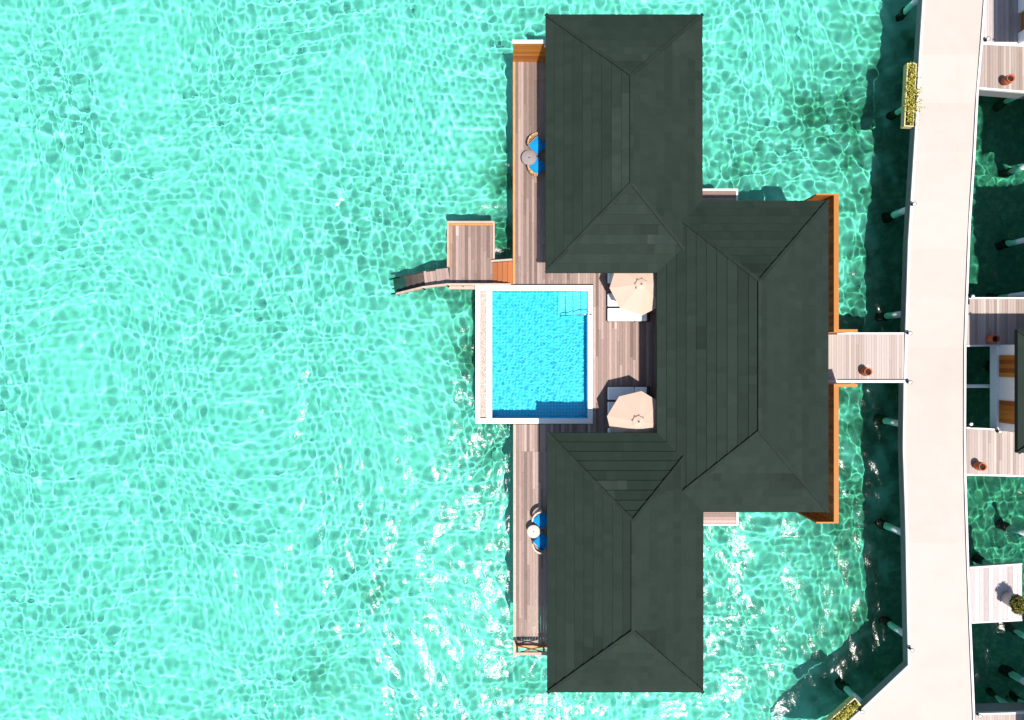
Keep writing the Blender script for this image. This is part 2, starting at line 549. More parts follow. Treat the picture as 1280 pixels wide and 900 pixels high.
def hip_roof(x0, x1, y0, y1, ze, parent, soffit_drop=0.0, course=.40, lift=.045):
    """a hip roof of lapped courses; every tile of a course is a face with its own tone"""
    q = MB()
    hw = min(x1 - x0, y1 - y0) / 2
    rows = int(math.ceil(hw / course))
    course = hw / rows
    ox, oy = rnd.uniform(0, 50), rnd.uniform(0, 50)
    sides = [  # origin, along, inward, length
        (Vector((x0, y0, 0)), Vector((1, 0, 0)), Vector((0, 1, 0)), x1 - x0),
        (Vector((x1, y0, 0)), Vector((0, 1, 0)), Vector((-1, 0, 0)), y1 - y0),
        (Vector((x1, y1, 0)), Vector((-1, 0, 0)), Vector((0, -1, 0)), x1 - x0),
        (Vector((x0, y1, 0)), Vector((0, -1, 0)), Vector((1, 0, 0)), y1 - y0)]
    for si, (o, al, inn, ln) in enumerate(sides):
        # blocky weather patches: a few rectangles of courses with a shared tone
        pat = []
        for _ in range(7):
            a = rnd.uniform(0, ln); b = rnd.randint(0, rows)
            pat.append((a, a + rnd.uniform(1.0, 4.5), b, b + rnd.randint(1, 4), rnd.gauss(0, .17)))
        for k in range(rows):
            d0, d1 = k * course, (k + 1) * course
            a0, a1 = d0, ln - d0
            c0, c1 = d1, ln - d1
            rowt = rnd.gauss(0, .055)
            s = a0
            while s < a1 - 1e-5:
                e = s + rnd.uniform(.28, .42)
                if a1 - e < .3: e = a1
                su, eu = min(max(s, c0), c1), min(max(e, c0), c1)
                t = .5 + rowt + rnd.gauss(0, .06)
                mid = (s + e) / 2
                for (pa, pb, ra, rb, dt) in pat:
                    if pa + ((k * 37) % 5) * .12 < mid < pb and ra <= k < rb: t += dt
                t = min(1, max(0, t))
                z0, z1 = ze + d0 * PITCH, ze + d1 * PITCH
                p = [o + al * s + inn * d0, o + al * e + inn * d0, o + al * eu + inn * d1, o + al * su + inn * d1]
                zz = [z0 + lift, z0 + lift, z1 + .004, z1 + .004]
                pts = [(p[i].x, p[i].y, zz[i]) for i in range(4)]
                if eu - su < 1e-4: pts = pts[:3]
                q.face(pts, t)
                q.face([(p[0].x, p[0].y, z0 - .02), (p[1].x, p[1].y, z0 - .02), (p[1].x, p[1].y, z0 + lift), (p[0].x, p[0].y, z0 + lift)], max(0, t - .2))
                s = e
    # fascia and soffit
    zb = ze - .16 - soffit_drop
    c = [(x0, y0), (x1, y0), (x1, y1), (x0, y1)]
    for i in range(4):
        a, b2 = c[i], c[(i + 1) % 4]
        q.face([(a[0], a[1], zb), (b2[0], b2[1], zb), (b2[0], b2[1], ze - .02), (a[0], a[1], ze - .02)], .25)
    q.face([(p[0], p[1], zb) for p in c[::-1]], .2)
    ro = q.build('roof', M['roof'], parent)
    # capping along ridge and hips
    g = MB()
    zr = ze + hw * PITCH
    if y1 - y0 >= x1 - x0:
        r0, r1 = ((x0 + x1) / 2, y0 + hw), ((x0 + x1) / 2, y1 - hw)
        hips = [((x0, y0), r0), ((x1, y0), r0), ((x0, y1), r1), ((x1, y1), r1)]
    else:
        r0, r1 = (x0 + hw, (y0 + y1) / 2), (x1 - hw, (y0 + y1) / 2)
        hips = [((x0, y0), r0), ((x0, y1), r0), ((x1, y0), r1), ((x1, y1), r1)]
    runs = [((*a, ze + .05), (*b3, zr + .05)) for a, b3 in hips] + [((*r0, zr + .05), (*r1, zr + .05))]
    for a, b3 in runs:
        a, b3 = Vector(a), Vector(b3)
        n = max(1, int((b3 - a).length / .45))
        for i in range(n):
            p, r = a.lerp(b3, i / n), a.lerp(b3, (i + 1.06) / n)
            g.bar(p + Vector((0, 0, .012)), r, .14, .055, min(1, max(0, rnd.gauss(.5, .15))))
    g.build('ridge_cap', M['cap'], ro)
    return ro


EZ = ZD + 2.8
villa = thing('overwater_villa', 'large villa on stilts with three joined dark green hip roofs', 'villa', (7.0, .2, 0))
U0 = P(682, 341, EZ); U1 = P(878, 18.5, EZ)
L0 = P(684, 865, EZ); L1 = P(879, 541, EZ)
C0 = P(821, 640, EZ); C1 = P(1035, 251, EZ)
hip_roof(U0[0], U1[0], U0[1], U1[1], EZ, villa, 0.0)
hip_roof(C0[0], C1[0], C0[1], C1[1], EZ, villa, .006)
hip_roof(L0[0], L1[0], L0[1], L1[1], EZ, villa, .012)


def walls(x0, x1, y0, y1, z0, z1, parent, th=.18):
    q = MB()
    q.box(x0, x1, y0, y0 + th, z0, z1)
    q.box(x0, x1, y1 - th, y1, z0, z1)
    q.box(x0, x0 + th, y0 + th, y1 - th, z0, z1)
    q.box(x1 - th, x1, y0 + th, y1 - th, z0, z1)
    return q.build('wall', M['white'], parent)


def glazed_door(x, y0, y1, z0, z1, face, parent, n=4):
    """sliding doors standing proud of a wall that faces -x (face=-1) or +x"""
    d = .06 * face
    q = MB()
    xa, xb = sorted((x, x + d))
    for i in range(n + 1):
        yy = y0 + (y1 - y0) * i / n
        q.box(xa, xb, yy - .04, yy + .04, z0, z1)
    q.box(xa, xb, y0 + .04, y1 - .04, z1 - .08, z1 - .002)
    q.box(xa, xb, y0 + .04, y1 - .04, z0 + .002, z0 + .08)
    f = q.build('sliding_door', M['orange'], parent)
    g = MB()
    xm = x + d * .5
    g.box(min(x + d * .2, xm), max(x + d * .2, xm), y0 + .05, y1 - .05, z0 + .085, z1 - .085)
    g.build('pane', M['glass'], f)


walls(2.75, 7.3, 4.95, 14.1, ZD + .004, EZ - .19, villa)
walls(7.5, 12.9, -5.6, 5.9, ZD + .004, EZ - .19, villa)
walls(2.8, 7.35, -13.6, -4.3, ZD + .004, EZ - .19, villa)
glazed_door(2.748, 6.2, 12.8, ZD + .05, EZ - .5, -1, villa, 5)
glazed_door(2.798, -12.4, -5.6, ZD + .05, EZ - .5, -1, villa, 5)
glazed_door(7.498, -2.6, 2.8, ZD + .05, EZ - .5, -1, villa, 4)
q = MB(); q.box(12.9, 12.96, -.75, .55, ZD + .05, ZD + 2.15)
dr = q.build('door', M['orange'], villa)
q = MB(); q.tube((13.02, .35, ZD + .9), (13.02, .35, ZD + 1.2), .02, 8); q.build('handle', M['steel'], dr)

# floor slab under the rooms, decks of boards round the pool
q = MB()
q.box(2.2, 8.3, 4.4, 14.7, ZD - .35, ZD - .004)
q.box(7.0, 13.7, -6.4, 4.38, ZD - .35, ZD - .004)
q.box(7.0, 13.7, 4.38, 6.7, ZD - .352, ZD - .006)
q.box(2.2, 8.3, -14.2, -6.42, ZD - .35, ZD - .004)
q.box(2.2, 6.98, -6.42, -3.9, ZD - .35, ZD - .004)
q.build('floor_slab', M['fascia'], villa)
dk = MB()
XL = P(641.2, 0)[0]
dk.boards(XL + .12, 2.9, 3.66, 14.4, ZD + .002, .05, bias=-.13)
dk.boards(2.9, 3.9, 3.66, 5.0, ZD + .002, .05)
dk.boards(3.9, 7.6, -3.1, 5.0, ZD + .002, .05, bias=-.04)
dk.boards(3.9, 7.6, -4.4, -3.1, ZD + .002, .05)
dk.boards(.2, 3.9, -4.4, -3.09, ZD + .002, .05)
dk.boards(.2, 2.95, -13.72, -4.4, ZD + .002, .05, bias=.14)
deck_o = dk.build('deck', M['deck'], villa)
q = MB()
q.box(XL, XL + .115, 3.66, 14.42, ZD - .28, ZD + .03, .6)
build_each(q, 'edge_board', M['edge_orange'], deck_o)
q = MB()
q.box(.06, .195, -14.3, -3.09, ZD - .28, ZD + .035, .7)
q.box(.2, 3.0, -13.86, -13.73, ZD - .28, ZD + .004, .4)
build_each(q, 'edge_board', M['rim'], deck_o)
q = MB()
for y in np.arange(-13.4, 14.3, 1.5):
    if -3.3 < y < 3.8: continue
    q.box(.3, 8.0, y - .06, y + .06, ZD - .55, ZD - .36)
q.box(.3, .42, 3.8, 14.3, ZD - .35, ZD - .05); q.box(.3, .42, -13.6, -3.2, ZD - .35, ZD - .05)
build_each(q, 'joist', M['wet'], villa)
for x in (.7, 4.2, 7.6):
    for y in (13.6, 9.8, 5.6, -5.2, -9.4, -13.0):
        pile(x, y, ZD - .35, villa)
for x in (10.2, 13.2):
    for y in (5.6, 1.8, -2.0, -5.6):
        pile(x, y, ZD - .35, villa)


def ledge(x0, x1, y0, y1, north, bias):
    q = MB()
    q.boards(x0, x1 - .1, y0 + .1, y1 - .1, ZD - .1, .05, along='x', w=.16, bias=bias)
    o = q.build('service_ledge', M['deck'], villa)
    t = MB()
    t.box(x1 - .1, x1, y0, y1, ZD - .35, ZD - .05)
    if north: t.box(x0, x1 - .1, y1 - .1, y1, ZD - .35, ZD - .05)
    else: t.box(x0, x1 - .1, y0, y0 + .1, ZD - .35, ZD - .05)
    build_each(t, 'edge_trim', M['white_trim'], o)
    p = MB()
    yy = y1 - .02 if north else y0 + .02
    p.tube((x0 + .3, yy, -.4), (x0 + .3, yy, ZD + .15), .035, 8)
    p.build('drain_pipe', M['white_trim'], o)


a = P(879, 252, ZD); b_ = P(923, 235.5, ZD)
ledge(a[0] - 1.6, b_[0], a[1] - 1.0, b_[1], True, -.1)
a = P(879, 657.5, ZD); b_ = P(923.5, 640, ZD)
ledge(a[0] - 1.6, b_[0], a[1], b_[1] + 1.0, False, .3)
q = MB()
q.box(8.4, 13.6, -6.86, -6.72, ZD - .55, ZD - .2); q.box(8.4, 13.6, 6.72, 6.82, ZD - .55, ZD - .2)
build_each(q, 'base_beam', M['white_trim'], villa)

# ------------------------------------------------------------------ timber garden walls beside the entry
HW = 2.0
xw = P(1047, 0, ZD + HW)[0]


def garden_wall(sign, label):
    ye = P(0, 242.3, ZD + HW)[1] if sign > 0 else P(0, 654, ZD + HW)[1]
    ya = P(0, 414.8, ZD + HW)[1] if sign > 0 else P(0, 480.5, ZD + HW)[1]
    t = thing('timber_wall', label, 'wall', (xw - .1, (ye + ya) / 2, 0), 0, 'timber garden walls beside the villa entry')
    q, c = MB(), MB()
    th = .16
    x_end = P(1020, 0, ZD + HW)[0]
    x_ret = xw + .88
    z0, z1 = ZD - .5, ZD + HW
    tn = .06
    e0, e1 = (ye - tn, ye) if sign > 0 else (ye, ye + tn)
    r0, r1 = (ya, ya + th * .7) if sign > 0 else (ya - th * .7, ya)
    lo, hi = (r1, e0) if sign > 0 else (e1, r0)
    # upright boards
    n = int((hi - lo) / .16)
    for i in range(n):
        a, b = lo + (hi - lo) * i / n, lo + (hi - lo) * (i + 1) / n - .006
        q.box(xw - th, xw, a, b, z0, z1, rnd.random())
    n = int((xw - x_end) / .16)
    for i in range(n):
        a, b = x_end + (xw - x_end) * i / n, x_end + (xw - x_end) * (i + 1) / n - .006
        q.box(a, b, e0, e1, z0, z1, rnd.random())
    n = int((x_ret - xw + th) / .16)
    for i in range(n):
        a, b = xw - th + (x_ret - xw + th) * i / n, xw - th + (x_ret - xw + th) * (i + 1) / n - .006
        q.box(a, b, r0 + (.0015 if sign > 0 else 0), r1 - (0 if sign > 0 else .0015), z0, z1 - (.0 if i < n - 1 else .02), rnd.random())
    q.build('boarding', M['orange'], t)
    c.box(xw - th - .03, xw + .03, lo - .0, hi, z1 + .002, z1 + .05, .4)
    c.box(x_end - .02, xw + .03, e0 - (.012 if sign > 0 else 0), e1 + (0 if sign > 0 else .012), z1 + .002, z1 + .052, .6)
    c.box(xw - th - .03, x_ret, r0 - (.02 if sign > 0 else 0), r1 + (0 if sign > 0 else .02), z1 + .002, z1 + .054, .7)
    c.build('capping', M['orange_top'], t)
    f = MB()
    f.boards(13.0, xw - th - .01, min(lo, hi), max(lo, hi), ZD - .25, .05, bias=-.2)
    f.build('garden_floor', M['deck'], t)


garden_wall(1, 'orange timber wall round the garden on the north side of the entry bridge')
garden_wall(-1, 'orange timber wall round the garden on the south side of the entry bridge')

# ------------------------------------------------------------------ swimming pool
pool = thing('swimming_pool', 'white rimmed blue swimming pool set into the deck', 'pool', (1.2, .3, 0))
pz = ZD + .05
ox0, oy1 = P(594.5, 356.5, pz); ox1, oy0 = P(741, 529.5, pz)
ix0, iy1 = P(615, 363.5, pz); ix1, iy0 = P(734.8, 523, pz)
cx0 = P(600, 0, pz)[0]; cx1 = P(608.2, 0, pz)[0]
wz = pz - .08
fz = ZD - 1.15


def tiles_mat(name, c1, c2, scale, mortar):
    m, nt, b = new_mat(name)
    tc = N(nt, 'ShaderNodeTexCoord')
    br = N(nt, 'ShaderNodeTexBrick', offset=0.0)
    br.inputs['Scale'].default_value = scale
    br.inputs['Color1'].default_value = (*c1, 1); br.inputs['Color2'].default_value = (*c2, 1)
    br.inputs['Mortar'].default_value = (*mortar, 1)
    br.inputs['Mortar Size'].default_value = .06
    br.inputs['Brick Width'].default_value = .5; br.inputs['Row Height'].default_value = .5
    nt.links.new(tc.outputs['Object'], br.inputs['Vector'])
    nt.links.new(br.outputs['Color'], b.inputs['Base Color'])
    b.inputs['Roughness'].default_value = .4
    return m


M['pooltile'] = tiles_mat('blue_pool_mosaic', (.045, .46, .72), (.085, .52, .76), 3.2, (.25, .62, .78))
M['poolstep'] = tiles_mat('pale_pool_mosaic', (.50, .78, .88), (.58, .84, .92), 3.2, (.36, .68, .82))
q = MB()
th = .2
q.box(ix0, ix1, iy0, iy1, fz - .2, fz)
q.box(ix1 + .002, ix1 + th, iy0 - th, iy1 + th, fz - .2, pz - .062)
q.box(ix0 - th, ix1, iy0 - th, iy0 - .002, fz - .2, pz - .062)
q.box(ix0 - th, ix1, iy1 + .002, iy1 + th, fz - .2, pz - .062)
q.box(ix0 - th, ix0 - .002, iy0, iy1, fz - .2, wz - .03)
bo = q.build('basin', M['pooltile'], pool); bo.cycles.is_caustics_receiver = True
q = MB()
q.box(ox0, ox1, iy1 + .003, oy1, pz - .06, pz, .55)
ysplit = .0
q.box(ox0, ox1, oy0, iy0 - .003, pz - .06, pz, .5)
q.box(ix1 + .003, ox1, iy0 - .003, iy1 + .003, pz - .06, pz, .6)
q.box(ox0, cx0, iy0 - .003, iy1 + .003, pz - .06, pz, .5)
q.box(cx1, ix0, iy0 - .003, iy1 + .003, pz - .14, wz + .012, .7)
q.build('coping', M['coping'], pool)
q = MB()
q.box(ox0 + .02, ox0 + .2, oy0 + .02, oy1 - .02, -.05, pz - .062)
q.box(ox0 + .2, XL - .05, oy0 + .02, oy0 + .2, -.05, pz - .062)
q.box(ox0 + .2, XL - .05, oy1 - .2, oy1 - .02, -.05, pz - .062)
build_each(q, 'outer_wall', M['white'], pool)
q = MB()
q.box(cx0 + .002, cx1 - .002, iy0, iy1, pz - .3, pz - .16, .5)
for i in range(1700):
    r = rnd.uniform(.014, .032)
    x = rnd.uniform(cx0 + r, cx1 - r); y = rnd.uniform(iy0 + r, iy1 - r)
    n = 6; a0 = rnd.random() * 6
    pts = [(x + r * math.cos(a0 + 6.283 * j / n), y + r * .8 * math.sin(a0 + 6.283 * j / n), pz - .155) for j in range(n)] + [(x, y, pz - .155 + r * .8)]
    q.faces(pts, [[j, (j + 1) % n, n] for j in range(n)], rnd.random(), True)
o = q.build('pebble_channel', M['pebble'], pool)
# steps in the north-east corner
sx0, sy0 = P(699, 393, pz)
for k in range(4):
    q = MB()
    q.box(sx0 + k * .36, ix1 - .002, sy0, iy1 - .002, fz + .001 + (k > 0) * (.15 + .25 * (k - 1)), fz + .15 + .25 * k)
    o = q.build('step', M['poolstep'], pool); o.cycles.is_caustics_receiver = True
q = MB()
ry = P(0, 394.2, pz)[1]
hx0 = P(703.5, 0, pz + .5)[0]; hx1 = P(738.5, 0, pz)[0]
pts = [(hx1, ry, pz), (hx1, ry, pz + .55), (hx1 - .1, ry, pz + .68), (hx1 - .3, ry, pz + .66), (hx0, ry, pz - .4), (hx0, ry, fz)]
for a, b in zip(pts, pts[1:]): q.tube(a, b, .022, 8)
q.build('handrail', M['steel'], pool)
q = MB()
sxx, syy = P(738, 407, pz)
q.box(sxx - .06, sxx + .06, syy - .13, syy + .13, pz + .001, pz + .012)
q.build('drain_cover', M['steel'], pool)
gx = np.arange(ix0 + .002, ix1 - .001, .024); gy = np.arange(iy0 + .002, iy1 - .001, .024)
gx[-1] = ix1 - .003; gy[-1] = iy1 - .003
X, Y = np.meshgrid(gx, gy)
Zp = waves(X, Y, rng, 34, .11, .9, .0023, 1.05, .6, 1.5) + wz
off = offset_of(pool)
pw_me = grid_mesh('pool_water', gx - off.x, gy - off.y, Zp)
pw_me.materials.append(M['poolwater'])
pw = bpy.data.objects.new('pool_water', pw_me)
pw.cycles.is_caustics_caster = True
COL.objects.link(pw); pw.parent = pool

# ------------------------------------------------------------------ swim platform and stairs
PZ = 1.1
plat = thing('swim_platform', 'small square timber platform with stairs down into the lagoon', 'platform', (-2.0, 5.2, 0))
ax0, ay1 = P(559.3, 277.3, PZ); ax1, ay0 = P(618.5, 356, PZ)
q = MB()
q.boards(ax0 + .1, ax1 - .1, ay0, ay1 - .12, PZ, .05, w=.15, bias=-.13)
q.build('deck', M['deck'], plat)
q = MB()
kz = PZ + .22
yw = P(0, 334, PZ)[1]; yE = P(0, 324, PZ)[1]
q.box(ax0, ax1, ay1 - .11, ay1, PZ - .25, kz, .55)
q.box(ax0, ax0 + .09, yw, ay1 - .112, PZ - .25, kz, .6)
q.box(ax1 - .09, ax1, yE, ay1 - .112, PZ - .25, kz, .75)
build_each(q, 'kerb', M['rim'], plat)
q = MB()
q.box(ax0 + .092, ax1 - .092, ay1 - .19, ay1 - .113, PZ + .004, PZ + .1, .5)
q.box(ax0 + .092, ax0 + .15, yw, ay1 - .192, PZ + .004, PZ + .1, .4)
build_each(q, 'kerb_liner', M['edge_orange'], plat)
q = MB()
q.box(ax0 + .05, -.15, ay0 - .2, ay0 - .02, PZ - .4, PZ - .14, .7)
q.build('edge_beam', M['rim'], plat)
q = MB(); q.box(ax0 + .15, ax1 - .15, ay0 + .05, ay1 - .15, PZ - .22, PZ - .06); build_each(q, 'joist', M['wet'], plat)
# four oiled treads up to the main deck
ux0 = ax1 - .11; ux1 = XL - .01
n = 4
uy0, uy1 = P(0, 355.2, ZD)[1], P(0, 326.5, ZD)[1]
for k in range(n):
    q = MB()
    a = ux0 + (ux1 - ux0) * k / n; b = ux0 + (ux1 - ux0) * (k + 1) / n
    z = PZ + (ZD - PZ) * (k + .55) / n
    q.box(a + .012, b - .004, uy0, uy1, z - .05, z, .3 + .15 * k)
    q.box(b - .03, b - .008, uy0 + .01, uy1 - .01, z - .16, z - .052, .2)
    q.build('tread', M['step'], plat)
q = MB()
q.bar((ux0 - .02, uy1 + .07, PZ + .1), (ux1, uy1 + .07, ZD - .02), .09, .22, .8)
build_each(q, 'stringer', M['rim'], plat)
# flight down into the water, turned a little to the south
d = Vector((-math.cos(math.radians(7)), -math.sin(math.radians(7)), 0)); s = Vector((-d.y, d.x, 0))  # s points south
o0 = Vector((ax0 + .02, yw - .02, 0))
wd = yw - ay0 - .05
steps = [(0.0, .62, .98, 'pink'), (.64, .6, .84, 'pink'), (1.26, .32, .55, 'wet'), (1.60, .32, .32, 'wet'), (1.94, .32, .09, 'wet'), (2.28, .32, -.14, 'wet'), (2.62, .32, -.37, 'wet')]
for (u, l, z, kind) in steps:
    q = MB()
    if kind == 'pink':
        nb = 4
        for i in range(nb):
            w0 = u + l * i / nb; w1 = u + l * (i + 1) / nb - .006
            p = [o0 + d * w0, o0 + d * w1, o0 + d * w1 + s * wd, o0 + d * w0 + s * wd]
            q.prism([(v.x, v.y) for v in p[::1]], z - .05, z, .6 + rnd.gauss(0, .1))
    else:
        p = [o0 + d * u, o0 + d * (u + l), o0 + d * (u + l) + s * wd, o0 + d * u + s * wd]
        q.prism([(v.x, v.y) for v in p], z - .05, z, rnd.random())
    for f in q.f: pass
    o = q.build('tread', M['deck' if kind == 'pink' else 'wet'], plat)
    o.cycles.is_caustics_receiver = True
q = MB()
for sd in (.02, wd - .02):
    a = o0 + s * sd
    q.bar(a + Vector((0, 0, .86)), a + d * 1.2 + Vector((0, 0, .74)), .06, .18, .3)
    q.bar(a + d * 1.2 + Vector((0, 0, .72)), a + d * 3.1 + Vector((0, 0, -.5)), .06, .2, .3)
build_each(q, 'stringer', M['wet'], plat)
# handrail on the south side
hr = MB()
R = [Vector((ux1 - .1, ay0 - .06, ZD + .12)), Vector((ax1 - .1, ay0 - .06, PZ + .78)), Vector((ax0 + .05, ay0 - .06, PZ + .78))]
e = o0 + s * (wd + .02)
R += [e + d * 1.3 + Vector((0, -.02, PZ + .42)), e + d * 2.75 + Vector((0, -.05, .42))]
for a, b in zip(R, R[1:]): hr.bar(a, b, .09, .05, .75)
ho = hr.build('handrail', M['rim'], plat)
q = MB()
for (a, b, n) in ((R[1], R[2], 3), (R[2], R[3], 2), (R[3], R[4], 3)):
    for i in range(n + 1):
        p = a.lerp(b, i / n)
        zb = PZ - .2 if b is R[2] else (p.z - 1.0)
        q.box(p.x - .04, p.x + .04, p.y - .04, p.y + .04, zb, p.z - .026)
for dz in (.3, .52):
    for a, b in zip(R[1:], R[2:]):
        q.bar(a - Vector((0, 0, dz)), b - Vector((0, 0, dz)), .06, .09, .5)
build_each(q, 'baluster', M['rim'], ho)
for (x, y) in ((ax0 + .25, ay1 - .3), (ax1 - .25, ay1 - .3), (ax0 + .25, ay0 + .25), (ax1 - .25, ay0 + .25)):
    pile(x, y, PZ - .22, plat, .11)

# ------------------------------------------------------------------ deck-end screens
scr = thing('privacy_screen', 'solid orange timber screen at the top end of the narrow deck', 'screen', (1.2, P(0, 77)[1], ZD))
sy = P(0, 77.5, ZD)[1]
sxr = 2.7
q = MB()
nb = 9
for i in range(nb):
    z0 = ZD + .02 + 2.0 * i / nb
    q.box(XL, sxr, sy, sy + .08, z0, z0 + 2.0 / nb - .012, rnd.random())
q.build('boarding', M['orange'], scr)
q = MB()
q.box(XL - .04, sxr, sy - .03, sy + .13, ZD + 2.022, ZD + 2.07, .8)
q.build('capping', M['white_trim'], scr)
q = MB()
for x in (XL + .06, 1.36, 2.6): q.box(x - .05, x + .05, sy + .082, sy + .17, ZD - .3, ZD + 2.02)
build_each(q, 'post', M['orange'], scr)
q = MB()
q.tube((1.52, sy - .04, ZD + 1.78), (1.52, sy - .04, ZD + 1.92), .05, 10)
q.build('wall_light', M['lamp_white'], scr)

lat = thing('lattice_railing', 'orange cross braced railing at the bottom end of the narrow deck', 'railing', (1.2, -13.8, ZD))
ly = P(0, 806, ZD)[1]
q = MB()
for x in (.24, 1.5, 2.7): q.box(x - .045, x + .045, ly - .05, ly + .05, ZD - .3, ZD + 1.0)
build_each(q, 'post', M['orange'], lat)
q = MB(); q.box(.15, 2.75, ly - .065, ly + .065, ZD + 1.002, ZD + 1.05, .6); q.build('top_rail', M['rim'], lat)
q = MB()
q.box(.285, 1.455, ly - .03, ly + .03, ZD + .08, ZD + .16); q.box(1.545, 2.655, ly - .03, ly + .03, ZD + .08, ZD + .16)
q.box(.285, 1.455, ly - .03, ly + .03, ZD + .84, ZD + .92); q.box(1.545, 2.655, ly - .03, ly + .03, ZD + .84, ZD + .92)
build_each(q, 'cross_rail', M['orange'], lat)
for (a, b) in ((.285, 1.455), (1.545, 2.655)):
    q = MB()
    q.bar((a, ly + .012, ZD + .16), (b, ly + .012, ZD + .84), .03, .075)
    q.bar((b, ly - .022, ZD + .16), (a, ly - .022, ZD + .84), .03, .075)
    build_each(q, 'cross_brace', M['orange'], lat)

# ------------------------------------------------------------------ jetty
jet = thing('jetty', 'long pale sand coloured jetty curving down the right side', 'jetty', (21, 0, 0))
left = [(1160, -60), (1152.5, 0), (1147.5, 80), (1142.8, 170), (1134.5, 302), (1131.5, 400), (1129, 480), (1128, 560), (1131, 651), (1133, 758), (1134.5, 831), (1074, 888), (1000, 955)]
right = [(1238, -60), (1232, 0), (1228, 55), (1223, 112), (1218.5, 200), (1213, 280), (1209.5, 373), (1207.5, 432), (1207, 540), (1207.5, 594), (1211, 708), (1213.7, 779), (1218.5, 895), (1222, 960)]
lw = [P(*p) for p in left]; rw = [P(*p) for p in right]
poly = lw + rw[::-1]          # counter-clockwise seen from above


def inset(path, d):
    out = []
    for i, p in enumerate(path):
        a = Vector(path[max(0, i - 1)]); b = Vector(path[min(len(path) - 1, i + 1)])
        t = (b - a).normalized()
        nrm = Vector((-t.y, t.x))
        out.append((p[0] + nrm.x * d, p[1] + nrm.y * d))
    return out


def strip(mb, pa, pb, z0, z1, tone=.5):
    for i in range(len(pa) - 1):
        mb.prism([pa[i], pa[i + 1], pb[i + 1], pb[i]], z0, z1, tone)


def ccw(poly):
    a = sum(poly[i][0] * poly[(i + 1) % len(poly)][1] - poly[(i + 1) % len(poly)][0] * poly[i][1] for i in range(len(poly)))
    return poly if a > 0 else poly[::-1]


q = MB()
lt, rt = inset(lw, .14), inset(rw, -.14)


def cut(path, y):
    for a, b in zip(path, path[1:]):
        if b[1] <= y <= a[1]:
            t = (a[1] - y) / (a[1] - b[1])
            return (a[0] + (b[0] - a[0]) * t, y)


ys = [19.4 - 2.35 * i for i in range(15)]
for y0, y1 in zip(ys, ys[1:]):
    q.prism([cut(lt, y1), cut(rt, y1), cut(rt, y0), cut(lt, y0)], ZD - .2, ZD + rnd.uniform(-.001, .001), rnd.random())
low = lambda p: [v for v in p if v[1] < ys[-1]]
q.prism(ccw([cut(lt, ys[-1])] + low(lt) + low(rt)[::-1] + [cut(rt, ys[-1])]), ZD - .2, ZD, .5)
q.build('walkway', M['jetty'], jet)
q = MB()
strip(q, lw, inset(lw, .132), ZD - .40, ZD + .012, .6)
e = q.build('edge_beam', M['fascia'], jet)
q = MB(); strip(q, inset(lw, .03), inset(lw, .135), ZD + .0125, ZD + .02, .8); q.build('edge_strip', M['white_trim'], e)
q = MB()
strip(q, rw, inset(rw, -.10), ZD - .40, ZD + .03, .75)
e = q.build('edge_beam', M['white_trim'], jet)
q = MB(); q.prism(ccw(inset(lw, .45) + inset(rw, -.45)[::-1]), ZD - .45, ZD - .21); q.build('underside', M['fascia'], jet)
for (px, py) in ((1122, 22), (1113, 146), (1108, 272), (1100, 396), (1098, 525), (1099, 653), (1104, 774), (1050, 853)):
    x, y = P(px, py, -1.55)
    pile(x, y, ZD - .45, jet)
for (px, py) in ((1196, 60), (1188, 200), (1180, 330), (1176, 460), (1176, 590), (1181, 720), (1186, 850)):
    x, y = P(px, py)
    pile(x, y, ZD - .45, jet)

# ------------------------------------------------------------------ entry bridge of the villa
eb = thing('entry_bridge', 'whitewashed plank bridge between the villa and the jetty', 'bridge', (17, .1, 0))
ex0, ey1 = 13.9, P(0, 418)[1]
ex1 = P(1130.5, 0)[0]; ey0 = P(0, 475)[1]
q = MB()
q.boards(ex0, ex1 - .01, ey0, ey1, ZD + .004, .05, w=.12, bias=.1, seg=(5, 6))
q.build('deck', M['deck_pale'], eb)
q = MB()
q.box(xw + .9, ex1 - .02, ey1 + .005, ey1 + .09, ZD - .3, ZD + .02, .8)
q.box(13.9, ex1 - .02, ey0 - .13, ey0 - .005, ZD - .3, ZD + .02, .8)
build_each(q, 'edge_trim', M['white_trim'], eb)
q = MB()
q.box(xw + .9, ex1 + .1, ey0 + .003, ey0 + .035, ZD + .005, ZD + .05, .5)
q.build('cable_duct', M['dark'], eb)
q = MB(); q.box(14.0, ex1 - .05, ey0 + .1, ey1 - .1, ZD - .3, ZD - .06); build_each(q, 'joist', M['fascia'], eb)
for (x, y) in ((16.8, .8), (16.8, -.6)): pile(x, y, ZD - .3, eb, .11)

# ------------------------------------------------------------------ neighbouring villas and their bridges on the right
NX = 27.5                        # they run on past the frame


def xr_at(y):
    """the jetty's right edge at a height y"""
    for a, b in zip(rw, rw[1:]):
        if b[1] <= y <= a[1]:
            t = (a[1] - y) / (a[1] - b[1])
            return a[0] + (b[0] - a[0]) * t
    return rw[-1][0]


